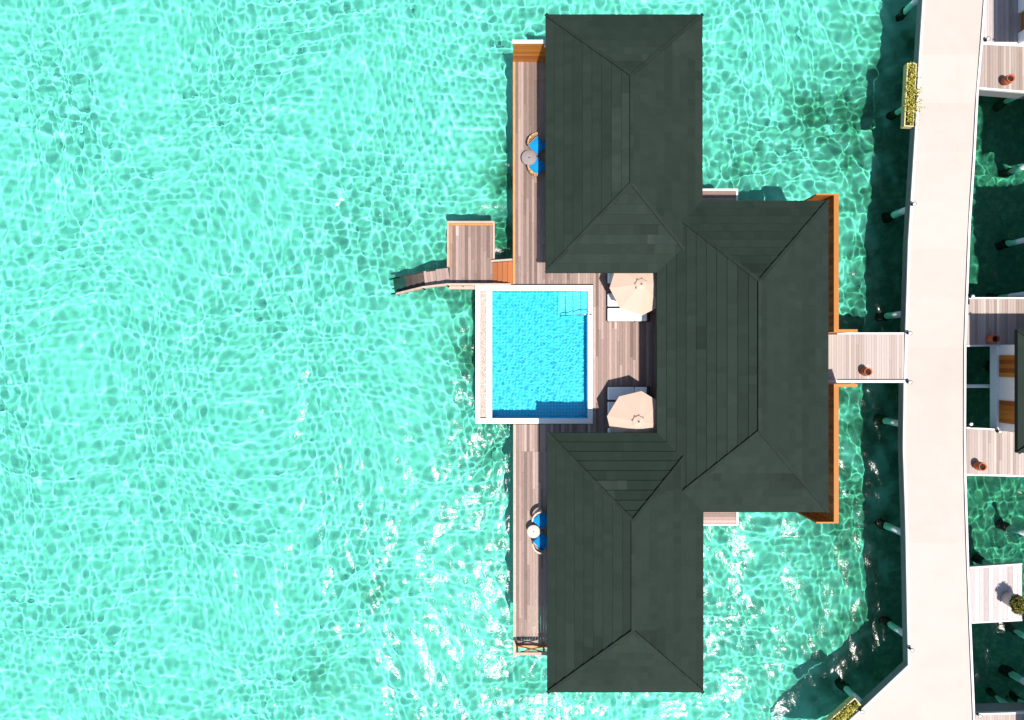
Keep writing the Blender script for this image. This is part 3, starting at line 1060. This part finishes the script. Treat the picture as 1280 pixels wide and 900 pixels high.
def side_bridge(name, label, cat, ptop, pbot, x1, mat, fascia, bias=0, w=.13, group='boarded bridges from the jetty to the neighbouring villas'):
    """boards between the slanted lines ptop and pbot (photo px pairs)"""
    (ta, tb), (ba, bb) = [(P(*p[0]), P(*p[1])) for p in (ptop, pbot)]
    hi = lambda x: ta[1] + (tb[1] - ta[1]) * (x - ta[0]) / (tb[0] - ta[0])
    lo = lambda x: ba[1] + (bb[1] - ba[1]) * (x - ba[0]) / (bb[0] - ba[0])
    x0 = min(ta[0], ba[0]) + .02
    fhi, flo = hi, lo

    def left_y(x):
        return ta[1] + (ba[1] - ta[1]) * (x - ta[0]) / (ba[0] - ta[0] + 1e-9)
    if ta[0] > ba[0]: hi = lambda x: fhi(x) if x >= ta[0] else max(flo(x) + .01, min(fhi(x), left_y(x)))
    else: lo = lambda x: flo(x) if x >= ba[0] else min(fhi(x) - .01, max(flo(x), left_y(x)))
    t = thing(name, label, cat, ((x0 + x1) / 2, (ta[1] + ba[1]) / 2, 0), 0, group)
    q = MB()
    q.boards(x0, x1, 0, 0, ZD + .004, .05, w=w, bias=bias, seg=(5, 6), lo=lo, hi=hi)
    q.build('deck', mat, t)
    q = MB()
    for f, s, x0 in ((fhi, 1, ta[0] + .02), (flo, -1, ba[0] + .02)):
        a, b = (x0, f(x0)), (x1, f(x1))
        pl = [(a[0], a[1] + s * .005), (b[0], b[1] + s * .005), (b[0], b[1] + s * .09), (a[0], a[1] + s * .09)]
        q.prism(ccw(pl), ZD - .12, ZD + .02, .8)
    build_each(q, 'edge_trim', M['white_trim'], t)
    q = MB()
    for f, s, x0 in ((fhi, 1, ta[0] + .02), (flo, -1, ba[0] + .02)):
        a, b = (x0, f(x0)), (x1, f(x1))
        pl = [(a[0], a[1] + s * .01), (b[0], b[1] + s * .01), (b[0], b[1] + s * .08), (a[0], a[1] + s * .08)]
        q.prism(ccw(pl), ZD - fascia, ZD - .122, .8)
    build_each(q, 'side_beam', M['fascia'], t)
    return t


R1 = side_bridge('side_bridge', 'pinkish plank bridge at the top right corner with one red pot', 'bridge', ((1226, 56), (1290, 59)), ((1223.5, 109), (1290, 114.5)), NX, M['deck_pale'], .75, -.3)
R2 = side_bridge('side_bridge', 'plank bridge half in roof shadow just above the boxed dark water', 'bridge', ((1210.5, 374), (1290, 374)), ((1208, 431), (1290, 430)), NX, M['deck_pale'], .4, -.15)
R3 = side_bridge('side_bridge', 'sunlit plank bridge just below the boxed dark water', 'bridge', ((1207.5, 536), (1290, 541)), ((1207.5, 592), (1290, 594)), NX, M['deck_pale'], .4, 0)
R4 = side_bridge('landing_platform', 'square silvered wood landing holding a round grey planter', 'platform', ((1211.5, 711), (1277, 706.5)), ((1214, 777), (1279, 773.5)), P(1277.5, 0)[0], M['deck_grey'], .25, .05, .22, group='landings beside the jetty')
R5 = side_bridge('side_bridge', 'plank bridge along the bottom right edge with a deep grey beam', 'bridge', ((1219, 894), (1290, 892)), ((1222, 960), (1290, 962)), NX, M['deck_pale'], .95, .1)
R0 = side_bridge('side_deck', 'greyish shaded deck beside the jetty above the top right bridge', 'deck', ((1236, -60), (1290, -60)), ((1226.5, 52), (1290, 54)), NX, M['deck_grey'], .3, 0, group='shaded decks beside the jetty')
for t, pts in ((R1, ((25.5, 14.6), (25.5, 13.3))), (R4, ((22.4, -10.4), (24.3, -10.4), (22.4, -12.2), (24.3, -12.2))), (R5, ((25.0, -17.4),))):
    for (x, y) in pts: pile(x, y, ZD - .25, t, .12)

v2 = thing('overwater_villa', 'white walled villa with two orange wood panels cut off by the right edge', 'villa', (27, -1.4, 0), 0)
vx = P(1249.3, 0, ZD)[0]
va, vb = P(0, 431.5)[1], P(0, 538)[1]
q = MB()
q.box(vx, vx + .2, vb, va, ZD + .005, EZ - .2, .5)
q.box(vx + .2, vx + 7, va - .2, va, ZD + .005, EZ - .2, .5)
q.box(vx + .2, vx + 7, vb, vb + .2, ZD + .005, EZ - .2, .5)
wl = q.build('wall', M['white'], v2)
for (a, b) in ((444, 471), (500, 528)):
    y1, y0 = P(0, a)[1], P(0, b)[1]
    q = MB()
    n = 5
    for i in range(n):
        q.box(vx - .04, vx - .002, y0 + (y1 - y0) * i / n, y0 + (y1 - y0) * (i + 1) / n - .008, ZD + .03, ZD + 2.1, rnd.random())
    q.build('wood_panel', M['orange'], v2)
q = MB()
q.box(vx - .12, vx + 7, vb + .02, va - .02, ZD - .5, ZD - .002, .6)
q.build('plinth', M['white'], v2)
q = MB()
q.tube((vx - .05, P(0, 438)[1], ZD + 1.6), (vx - .05, P(0, 438)[1], ZD + 1.8), .05, 8)
q.build('wall_light', M['dark'], v2)
r0 = P(1271.3, 566, EZ); r1 = P(1271.3, 412, EZ)
hip_roof(r0[0], r0[0] + 8, r0[1], r1[1], EZ, v2, 0)
hip_roof(25.0, 32.0, 1.0, 7.2, EZ, v2, .006)  # wing beyond the frame, added to shade the water beside the jetty
q = MB()
q.box(25.7, 34, -6.5, 7.6, ZD - .5, ZD - .01)  # slab beyond the frame, added to darken the water below
q.build('floor_slab', M['fascia'], v2)
q = MB()
by_ = P(0, 482.5, .9)[1]
q.tube((xr_at(0) + .05, by_, 1.0), (vx + .5, by_, 1.0), .09, 10)
q.build('tie_beam', M['pile'], v2)
for (px, py) in ((1252, 219), (1247, 308), (1250, 656)):
    x, y = P(px, py, -1.55)
    pile(x, y, ZD - .3, v2, .14)
for y in (3.2, -.4, -4.2): pile(25.2, y, ZD - .5, v2)

v3 = thing('overwater_villa', 'white villa with a recessed orange panel cut off by the top right corner', 'villa', (26.5, 18, 0), 0)
wx0 = P(1272, 0, ZD)[0]
ys_, yn = P(0, 53)[1], 24.0
pa, pb = P(0, 42)[1], P(0, 17)[1]
q = MB()
q.box(wx0, wx0 + .25, ys_ - .1, pa, ZD + .03, EZ - .2); q.box(wx0, wx0 + .25, pb, yn, ZD + .03, EZ - .2)
q.box(wx0 + .25, wx0 + 6, ys_ - .1, ys_ + .1, ZD + .03, EZ - .2)
q.build('wall', M['white'], v3)
q = MB(); q.box(wx0 + .15, wx0 + .2, pa + .002, pb - .002, ZD + .03, ZD + 2.2); q.build('wood_panel', M['orange'], v3)
hip_roof(23.44, 31.4, 14.45, 27, EZ, v3, 0)
hip_roof(25.2, 31.0, 8.9, 14.9, EZ, v3, .006)  # unseen wing, added for its shadow on the sea floor
q = MB()
q.box(25.7, 34, 9.4, 27, ZD - .5, ZD - .01)  # unseen slab, added to keep sun off the water
q.build('floor_slab', M['fascia'], v3)
v4 = thing('overwater_villa', 'unseen villa added to shade the water at the bottom right, on dark footed stilts', 'villa', (28, -18, 0), 0)  # roof and rooms out of frame, added for the shadow they cast
hip_roof(24.5, 32, -21.5, -15.2, EZ, v4, 0)
walls(25.8, 30.8, -20.3, -16.4, ZD + .005, EZ - .19, v4)
q = MB(); q.box(25.2, 33, -21, -15.6, ZD - .5, ZD - .002); q.build('floor_slab', M['fascia'], v4)
for x in (25.8, 31.5):
    for y in (-16.2, -20.4): pile(x, y, ZD - .5, v4)
for (px, py) in ((1256, 782), (1262, 868)):
    x, y = P(px, py, -1.55)
    pile(x, y, ZD - .51, v4, .14)

# ------------------------------------------------------------------ parasols
def parasol(apex_px, turn, label, flip):
    zr, za = ZD + 2.14, ZD + 2.52
    ap = P(*apex_px, za)
    t = thing('parasol', label, 'parasol', (ap[0], ap[1], ZD), 0, 'peach beige parasols over the sun beds')
    rim = [(ap[0] + 1.36 * math.cos(math.radians(turn + 45 * k)), ap[1] + 1.36 * math.sin(math.radians(turn + 45 * k))) for k in range(8)]
    n = len(rim)
    q = MB()
    tops, K = [], 5
    for i in range(n):
        a, b = Vector(rim[i]), Vector(rim[(i + 1) % n])
        c = Vector(ap)
        tn = .55 + .1 * math.sin(i * 1.7)
        # every panel sags a little between its ribs
        for k in range(K):
            f0, f1 = k / K, (k + 1) / K
            for j in range(4):
                g0, g1 = j / 4, (j + 1) / 4

                def pt(f, g):
                    p = c.lerp(a.lerp(b, g), f)
                    z = za + (zr - za) * f ** .92 - .03 * math.sin(math.pi * g) * f
                    return (p.x, p.y, z)
                if k == 0: q.face([pt(0, 0), pt(f1, g0), pt(f1, g1)], tn, True)
                else: q.face([pt(f0, g0), pt(f1, g0), pt(f1, g1), pt(f0, g1)], tn, True)
        # hem
        for j in range(4):
            g0, g1 = j / 4, (j + 1) / 4
            p0, p1 = a.lerp(b, g0), a.lerp(b, g1)
            z0, z1 = zr - .05 * math.sin(math.pi * g0), zr - .05 * math.sin(math.pi * g1)
            q.face([(p0.x, p0.y, z0 - .07), (p1.x, p1.y, z1 - .07), (p1.x, p1.y, z1), (p0.x, p0.y, z0)], tn)
    cn = q.build('canopy', M['canvas'], t)
    q = MB()
    m = 8
    for i in range(m):
        a0, a1 = 6.283 * i / m, 6.283 * (i + 1) / m
        r = .26
        q.face([(ap[0], ap[1], za + .1), (ap[0] + r * math.cos(a0), ap[1] + r * math.sin(a0), za - .02 + .03 * (i % 2)),
                (ap[0] + r * math.cos(a1), ap[1] + r * math.sin(a1), za - .02 + .03 * ((i + 1) % 2))], .8)
    q.build('vent_cap', M['canvas'], cn)
    q = MB()
    for i in ((1, 2, 3, 4) if not flip else (1, 2, 3, 4, 5)):
        a0 = 6.283 * (i - .4) / m
        q.bar((ap[0] + .2 * math.cos(a0 - .3), ap[1] + .2 * math.sin(a0 - .3), za - .03), (ap[0] + .29 * math.cos(a0 + .2), ap[1] + .3 * math.sin(a0 + .2), za - .05), .035, .06)
    q.build('vent_shadow', M['canvas_dark'], cn)  # dark bars standing in for the shadow under the vent cap
    q = MB()
    for i in range(n):
        a = Vector((*rim[i], zr - .03)); c = Vector((*ap, za - .06))
        q.bar(c, a, .025, .03)
    build_each(q, 'rib', M['pole'], t)
    q = MB(); q.tube((*ap, ZD + .06), (*ap, za), .024, 10); q.build('pole', M['pole'], t)
    q = MB(); q.lathe([(.035, za + .08), (.045, za + .12), (.02, za + .17)], ap, 10); q.build('finial', M['canvas_dark'], t)
    q = MB(); q.lathe([(.26, ZD + .004), (.26, ZD + .05), (.06, ZD + .07), (.05, ZD + .22)], ap, 20); q.build('base', M['dark'], t)


parasol((798, 527), -9, 'peach beige parasol over the shaded sun beds south of the pool deck', False)
parasol((801.5, 355.5), 5, 'peach beige parasol over the sunlit sun beds at the north of the pool deck', True)

# ------------------------------------------------------------------ sun beds
def rounded_slab(mb, x0, x1, y0, y1, z0, z1, r=.04, tone=.5):
    pts = []
    for (cx, cy, a) in ((x1 - r, y1 - r, 0), (x0 + r, y1 - r, 90), (x0 + r, y0 + r, 180), (x1 - r, y0 + r, 270)):
        for k in range(4):
            t = math.radians(a + k * 30)
            pts.append((cx + r * math.cos(t), cy + r * math.sin(t)))
    n = len(pts)
    mx, my = (x0 + x1) / 2, (y0 + y1) / 2
    ins = [(mx + (p[0] - mx) * (1 - 2 * r / (x1 - x0)), my + (p[1] - my) * (1 - 2 * r / (y1 - y0))) for p in pts]
    v = [(p[0], p[1], z0) for p in pts] + [(p[0], p[1], z1 - r * .6) for p in pts] + [(p[0], p[1], z1) for p in ins]
    fs = [list(range(n - 1, -1, -1)), list(range(2 * n, 3 * n))]
    for i in range(n):
        j = (i + 1) % n
        fs += [[i, j, n + j, n + i], [n + i, n + j, 2 * n + j, 2 * n + i]]
    mb.faces(v, fs, tone)


def make_bed():
    t = thing('sun_bed', '', 'sun bed', (0, 0, 0), 0, 'sun beds beside the pool')
    q = MB()
    q.box(-1.03, 1.03, -.33, -.28, .18, .25); q.box(-1.03, 1.03, .28, .33, .18, .25)
    q.box(-1.03, -.98, -.28, .28, .18, .25); q.box(.98, 1.03, -.28, .28, .18, .25)
    for x in np.arange(-.9, .95, .15): q.box(x - .03, x + .03, -.28, .28, .19, .235)
    q.build('frame', M['bed_frame'], t)
    for x in (-.94, .94):
        for y in (-.29, .29):
            q = MB(); q.box(x - .03, x + .03, y - .03, y + .03, 0, .178); q.build('leg', M['bed_frame'], t)
    q = MB(); rounded_slab(q, -1.0, .27, -.305, .305, .252, .35); q.build('mattress', M['mattress'], t)
    q = MB(); rounded_slab(q, .3, .87, -.305, .305, .252, .35)
    o = q.build('headrest', M['mattress'], t)
    # tip the head end up about its hinge
    piv = Matrix.Translation((.3, 0, .26)) @ Matrix.Rotation(math.radians(-13), 4, 'Y') @ Matrix.Translation((-.3, 0, -.26))
    o.data.transform(piv)
    q = MB()
    for y in (-.22, .22): q.bar((.78, y, .22), (.72, y, .36), .03, .03)
    q.bar((.92, -.27, .26), (.92, .27, .26), .05, .04)
    build_each(q, 'support_bar', M['bed_frame'], t)
    return t


bed0 = make_bed()
beds = [((786, 374.7), 'white sun bed partly under the north parasol, nearer the roof'),
        ((786, 393.3), 'fully sunlit white sun bed sticking out below the north parasol'),
        ((786, 346), 'sun bed tucked under the upper roof edge behind the north parasol'),
        ((786, 491.8), 'shaded sun bed sticking out above the south parasol'),
        ((786, 510.5), 'shaded sun bed half hidden under the south parasol'),
        ((786, 543), 'sun bed tucked under the lower roof edge behind the south parasol')]
for i, (p, lab) in enumerate(beds):
    x, y = P(*p, ZD + .33)
    if i == 0:
        bed0.location = (x, y, ZD + .005); bed0['label'] = lab
    else:
        dup(bed0, (x, y, ZD + .005), 0, lab)

# ------------------------------------------------------------------ armchairs and round tables
def make_chair(wood):
    t = thing('armchair', '', 'armchair', (0, 0, 0), 0, 'blue cushioned armchairs at the round tables')
    q = MB()
    n = 14
    for i in range(n):            # curved back of woven bands, round the +y side
        a0, a1 = math.radians(46 + 88 * i / n), math.radians(46 + 88 * (i + 1) / n)
        for (ra, rb) in ((.43, .50),):
            pl = [(ra * math.cos(a0), ra * math.sin(a0)), (rb * math.cos(a0), rb * math.sin(a0)), (rb * math.cos(a1), rb * math.sin(a1)), (ra * math.cos(a1), ra * math.sin(a1))]
            for (z0, z1) in ((.36, .52), (.56, .60), (.66, .76)):
                q.prism(ccw(pl), z0, z1, rnd.random())
    for a in (47, 68, 90, 112, 133):
        c, s_ = math.cos(math.radians(a)), math.sin(math.radians(a))
        q.tube((.465 * c, .465 * s_, .3), (.465 * c, .465 * s_, .76), .016, 6)
    q.build('backrest', wood, t)
    q = MB()
    q.box(-.33, .33, -.33, .36, .26, .31)
    q.build('seat_frame', wood, t)
    for (x, y) in ((-.29, -.29), (.29, -.29), (-.29, .31), (.29, .31)):
        q = MB(); q.tube((x, y, 0), (x, y, .258), .025, 8); q.build('leg', wood, t)
    q = MB()
    m = 8
    H = lambda u, v: .40 + .085 * (1 - abs(u) ** 2.2) * (1 - abs(v) ** 2.2)
    g = [[(.31 * (-1 + 2 * i / m), .31 * (-1 + 2 * j / m), H(-1 + 2 * i / m, -1 + 2 * j / m)) for j in range(m + 1)] for i in range(m + 1)]
    pts = [p for r in g for p in r]
    fs = [[i * (m + 1) + j, (i + 1) * (m + 1) + j, (i + 1) * (m + 1) + j + 1, i * (m + 1) + j + 1] for i in range(m) for j in range(m)]
    q.faces(pts, fs, .5, True)
    ring = [(-.31, -.31), (.31, -.31), (.31, .31), (-.31, .31)]
    for i in range(4):
        a, b = ring[i], ring[(i + 1) % 4]
        q.face([(*a, .312), (*b, .312), (*b, .4), (*a, .4)], .4)
    q.build('cushion', M['blue'], t)
    return t


def table(px, py, r, mat, label):
    x, y = P(px, py, ZD + .5)
    t = thing('round_table', label, 'table', (x, y, ZD), 0, 'small round tables between the armchairs')
    q = MB()
    q.lathe([(r - .01, ZD + .47), (r, ZD + .48), (r, ZD + .50), (r - .01, ZD + .51), (.035, ZD + .512)], (x, y), 32, caps=False)
    q.build('tabletop', mat, t)
    q = MB(); q.lathe([(.036, ZD + .4), (.036, ZD + .509)], (x, y), 12); q.build('centre_hole', M['dark'], t)
    q = MB(); q.lathe([(.2, ZD + .005), (.19, ZD + .03), (.04, ZD + .05), (.035, ZD + .4)], (x, y), 20); q.build('pedestal', M['dark'], t)
    q = MB()
    for k in range(3):
        a = math.radians(20 + 120 * k)
        q.bar((x, y, ZD + .46), (x + (r - .05) * math.cos(a), y + (r - .05) * math.sin(a), ZD + .46), .03, .02)
    build_each(q, 'bracket', M['dark'], t)


def seat(src, px, py, rz, lab):
    x, y = P(px, py, ZD + .42)
    if src.get('label', '') == '':
        src.location = (x, y, ZD + .005); src.rotation_euler = (0, 0, math.radians(rz)); src['label'] = lab
    else:
        dup(src, (x, y, ZD + .005), math.radians(rz), lab)


ch = make_chair(M['rattan'])
seat(ch, 672, 181.5, 45, 'blue cushioned tan armchair above the grey round table')
seat(ch, 672, 207.5, 135, 'blue cushioned tan armchair below the grey round table')
ch2 = make_chair(M['rattan_pale'])
seat(ch2, 677.5, 650.5, 45, 'blue cushioned pale armchair above the bone white round table')
seat(ch2, 678, 677.5, 135, 'blue cushioned pale armchair below the bone white round table')
table(661.3, 197, .36, M['table_grey'], 'grey round table between the tan armchairs on the upper deck')
table(667, 664.5, .31, M['table_pale'], 'bone white round table between the pale armchairs on the lower deck')

# ------------------------------------------------------------------ terracotta jars
def make_jar():
    t = thing('terracotta_jar', '', 'jar', (0, 0, 0), 0, 'terracotta jars on the bridges')
    q = MB()
    q.lathe([(.15, 0), (.20, .05), (.24, .2), (.25, .34), (.22, .46), (.19, .52), (.225, .56), (.225, .59), (.185, .59), (.16, .52), (.18, .40), (.12, .3)], (0, 0), 28)
    q.v = [(x * .85, y * .85, z * .9) for x, y, z in q.v]
    q.build('body', M['terracotta'], t)
    q = MB(); q.lathe([(.143, .41), (.138, .412), (.02, .414)], (0, 0), 20); q.build('soil', M['soil'], t)
    return t


jar0 = make_jar()
jars = [((1078.5, 464.5), 'terracotta jar standing on the whitewashed entry bridge of the big villa'),
        ((1254, 103), 'terracotta jar on the pinkish bridge in the top right corner'),
        ((1235.5, 424), 'terracotta jar in the shade beside the boxed dark water'),
        ((1219.5, 581.5), 'sunlit terracotta jar on the bridge below the boxed dark water')]
for i, (p, lab) in enumerate(jars):
    x, y = P(*p, ZD)
    if i == 0: jar0.location = (x, y, ZD + .008); jar0['label'] = lab
    else: dup(jar0, (x, y, ZD + .008), .7 * i, lab)

# ------------------------------------------------------------------ mooring lamps on the jetty edges
def make_bollard():
    t = thing('bollard_light', '', 'bollard light', (0, 0, 0), 0, 'small bollard lights on the jetty edges')
    q = MB(); q.lathe([(.07, 0), (.07, .02), (.035, .03), (.03, .20)], (0, 0), 12); build_each(q, 'post', M['dark'], t)
    q = MB()
    q.lathe([(.05, .202), (.095, .213), (.095, .238), (.07, .244)], (0, 0), 20, caps=False); q.build('shade', M['steel'], t)
    q = MB(); q.lathe([(.03, .203), (.069, .24), (.02, .243)], (0, 0), 16); q.build('lamp', M['lamp_white'], t)
    return t


bol0 = make_bollard()
bols = [((1139.5, 256), 'bollard light on the jetty edge opposite the top of the orange wall'),
        ((1134, 416.5), 'bollard light at the upper corner of the entry bridge'),
        ((1134, 477.5), 'bollard light at the lower corner of the entry bridge'),
        ((1136.5, 810), 'bollard light just above the bend of the jetty'),
        ((1074.5, 886.5), 'bollard light beside the planter below the jetty bend'),
        ((1212, 371), 'bollard light at the upper corner of the half shaded bridge'),
        ((1231, 51), 'bollard light at the corner of the shaded deck top right'),
        ((1210, 529.5), 'bollard light at the lower corner of the boxed dark water'),
        ((1221, 892), 'bollard light at the corner of the bottom right bridge'),
        ((1246, 539), 'bollard light at the foot of the white villa wall')]
for i, (p, lab) in enumerate(bols):
    x, y = P(*p, ZD)
    z = ZD + .032
    if i == 0: bol0.location = (x, y, z); bol0['label'] = lab
    else: dup(bol0, (x, y, z), 0, lab)

# ------------------------------------------------------------------ planters
def leaves(mb, n, pos, size, up=.5):
    for _ in range(n):
        c = pos()
        a = rnd.random() * 6.283
        tilt = rnd.uniform(-.6, 1.0)
        d = Vector((math.cos(a) * math.cos(tilt), math.sin(a) * math.cos(tilt), math.sin(tilt) * up))
        s = Vector((-math.sin(a), math.cos(a), rnd.uniform(-.5, .5)))
        l = size * rnd.uniform(.6, 1.4); w = l * .3
        c = Vector(c)
        mid = c + d * l * .5 + Vector((0, 0, .02))
        mb.face([c, mid + s * w, c + d * l, mid - s * w], rnd.random())


def trough(center, rz, length, label, n, spill, drop=.05):
    t = thing('planter_trough', label, 'planter', (center[0], center[1], ZD - .4), rz, 'straw coloured planter troughs hung on the jetty')
    w = .46
    q = MB()
    z0, z1 = .08, .40
    q.box(-w / 2, w / 2, -length / 2, -length / 2 + .05, z0, z1); q.box(-w / 2, w / 2, length / 2 - .05, length / 2, z0, z1)
    q.box(-w / 2, -w / 2 + .05, -length / 2 + .05, length / 2 - .05, z0, z1); q.box(w / 2 - .05, w / 2, -length / 2 + .05, length / 2 - .05, z0, z1)
    q.box(-w / 2 + .05, w / 2 - .05, -length / 2 + .05, length / 2 - .05, z0, z0 + .04)
    q.build('box', M['trough'], t, True)
    q = MB(); q.box(-w / 2 + .052, w / 2 - .052, -length / 2 + .052, length / 2 - .052, z1 - .16, z1 - .06); q.build('soil', M['soil'], t, True)
    q = MB()
    hub = [(rnd.uniform(-.16, .16), rnd.uniform(-length / 2 + .15, length / 2 - .15)) for _ in range(34)]
    def pos():
        h = rnd.choice(hub)
        return (max(-.22, min(.24, h[0] + rnd.gauss(0, .06))), max(-length / 2 + .06, min(length / 2 - .06, h[1] + rnd.gauss(0, .09))), z1 - .08 + abs(rnd.gauss(0, .12)))
    leaves(q, n, pos, .09)
    def pos2():
        return (rnd.uniform(.2, .28 + abs(rnd.gauss(0, .16))), rnd.gauss(-.35, length * .2), z1 + rnd.uniform(.02, .25))
    leaves(q, spill, pos2, .08)
    q.build('foliage', M['leaf_yellow'], t, True)


c = P(1138.6, 118.5, ZD - .0)
trough((c[0] - .02, c[1]), math.radians(-2.9), 3.05, 'long straw coloured planter hung on the upper left jetty edge', 1100, 130)
c = P(1054, 893, ZD)
trough((c[0], c[1]), math.radians(-48.5), 1.9, 'short straw coloured planter below the jetty bend at the bottom edge', 700, 20)

c = P(1258.5, 747, ZD)
pp = thing('potted_shrub', 'round grey planter with a yellow green shrub on the silvered landing', 'planter', (c[0], c[1], ZD + .006))
q = MB()
q.lathe([(.27, 0), (.30, .02), (.36, .66), (.37, .68), (.33, .68), (.31, .60), (.05, .58)], (0, 0), 30); q.build('pot', M['pot_grey'], pp, True)
q = MB(); q.lathe([(.315, .595), (.02, .61)], (0, 0), 20); q.build('soil', M['soil'], pp, True)
q = MB()
for k in range(9):
    a = k * .7; q.tube((.05 * math.cos(a), .05 * math.sin(a), .6), (.22 * math.cos(a), .22 * math.sin(a), .95), .012, 5, .006)
build_each(q, 'stem', M['soil'], pp, True)
q = MB()
lobes = [(rnd.uniform(-.3, .3), rnd.uniform(-.3, .3), rnd.uniform(.8, 1.15), rnd.uniform(.12, .24)) for _ in range(13)]
def pos():
    l = rnd.choice(lobes)
    v = Vector((rnd.gauss(0, 1), rnd.gauss(0, 1), rnd.gauss(0, 1))).normalized() * l[3] * rnd.uniform(.6, 1)
    return (l[0] + v.x, l[1] + v.y, l[2] + v.z)
leaves(q, 1800, pos, .075)
q.build('foliage', M['leaf_green'], pp, True)
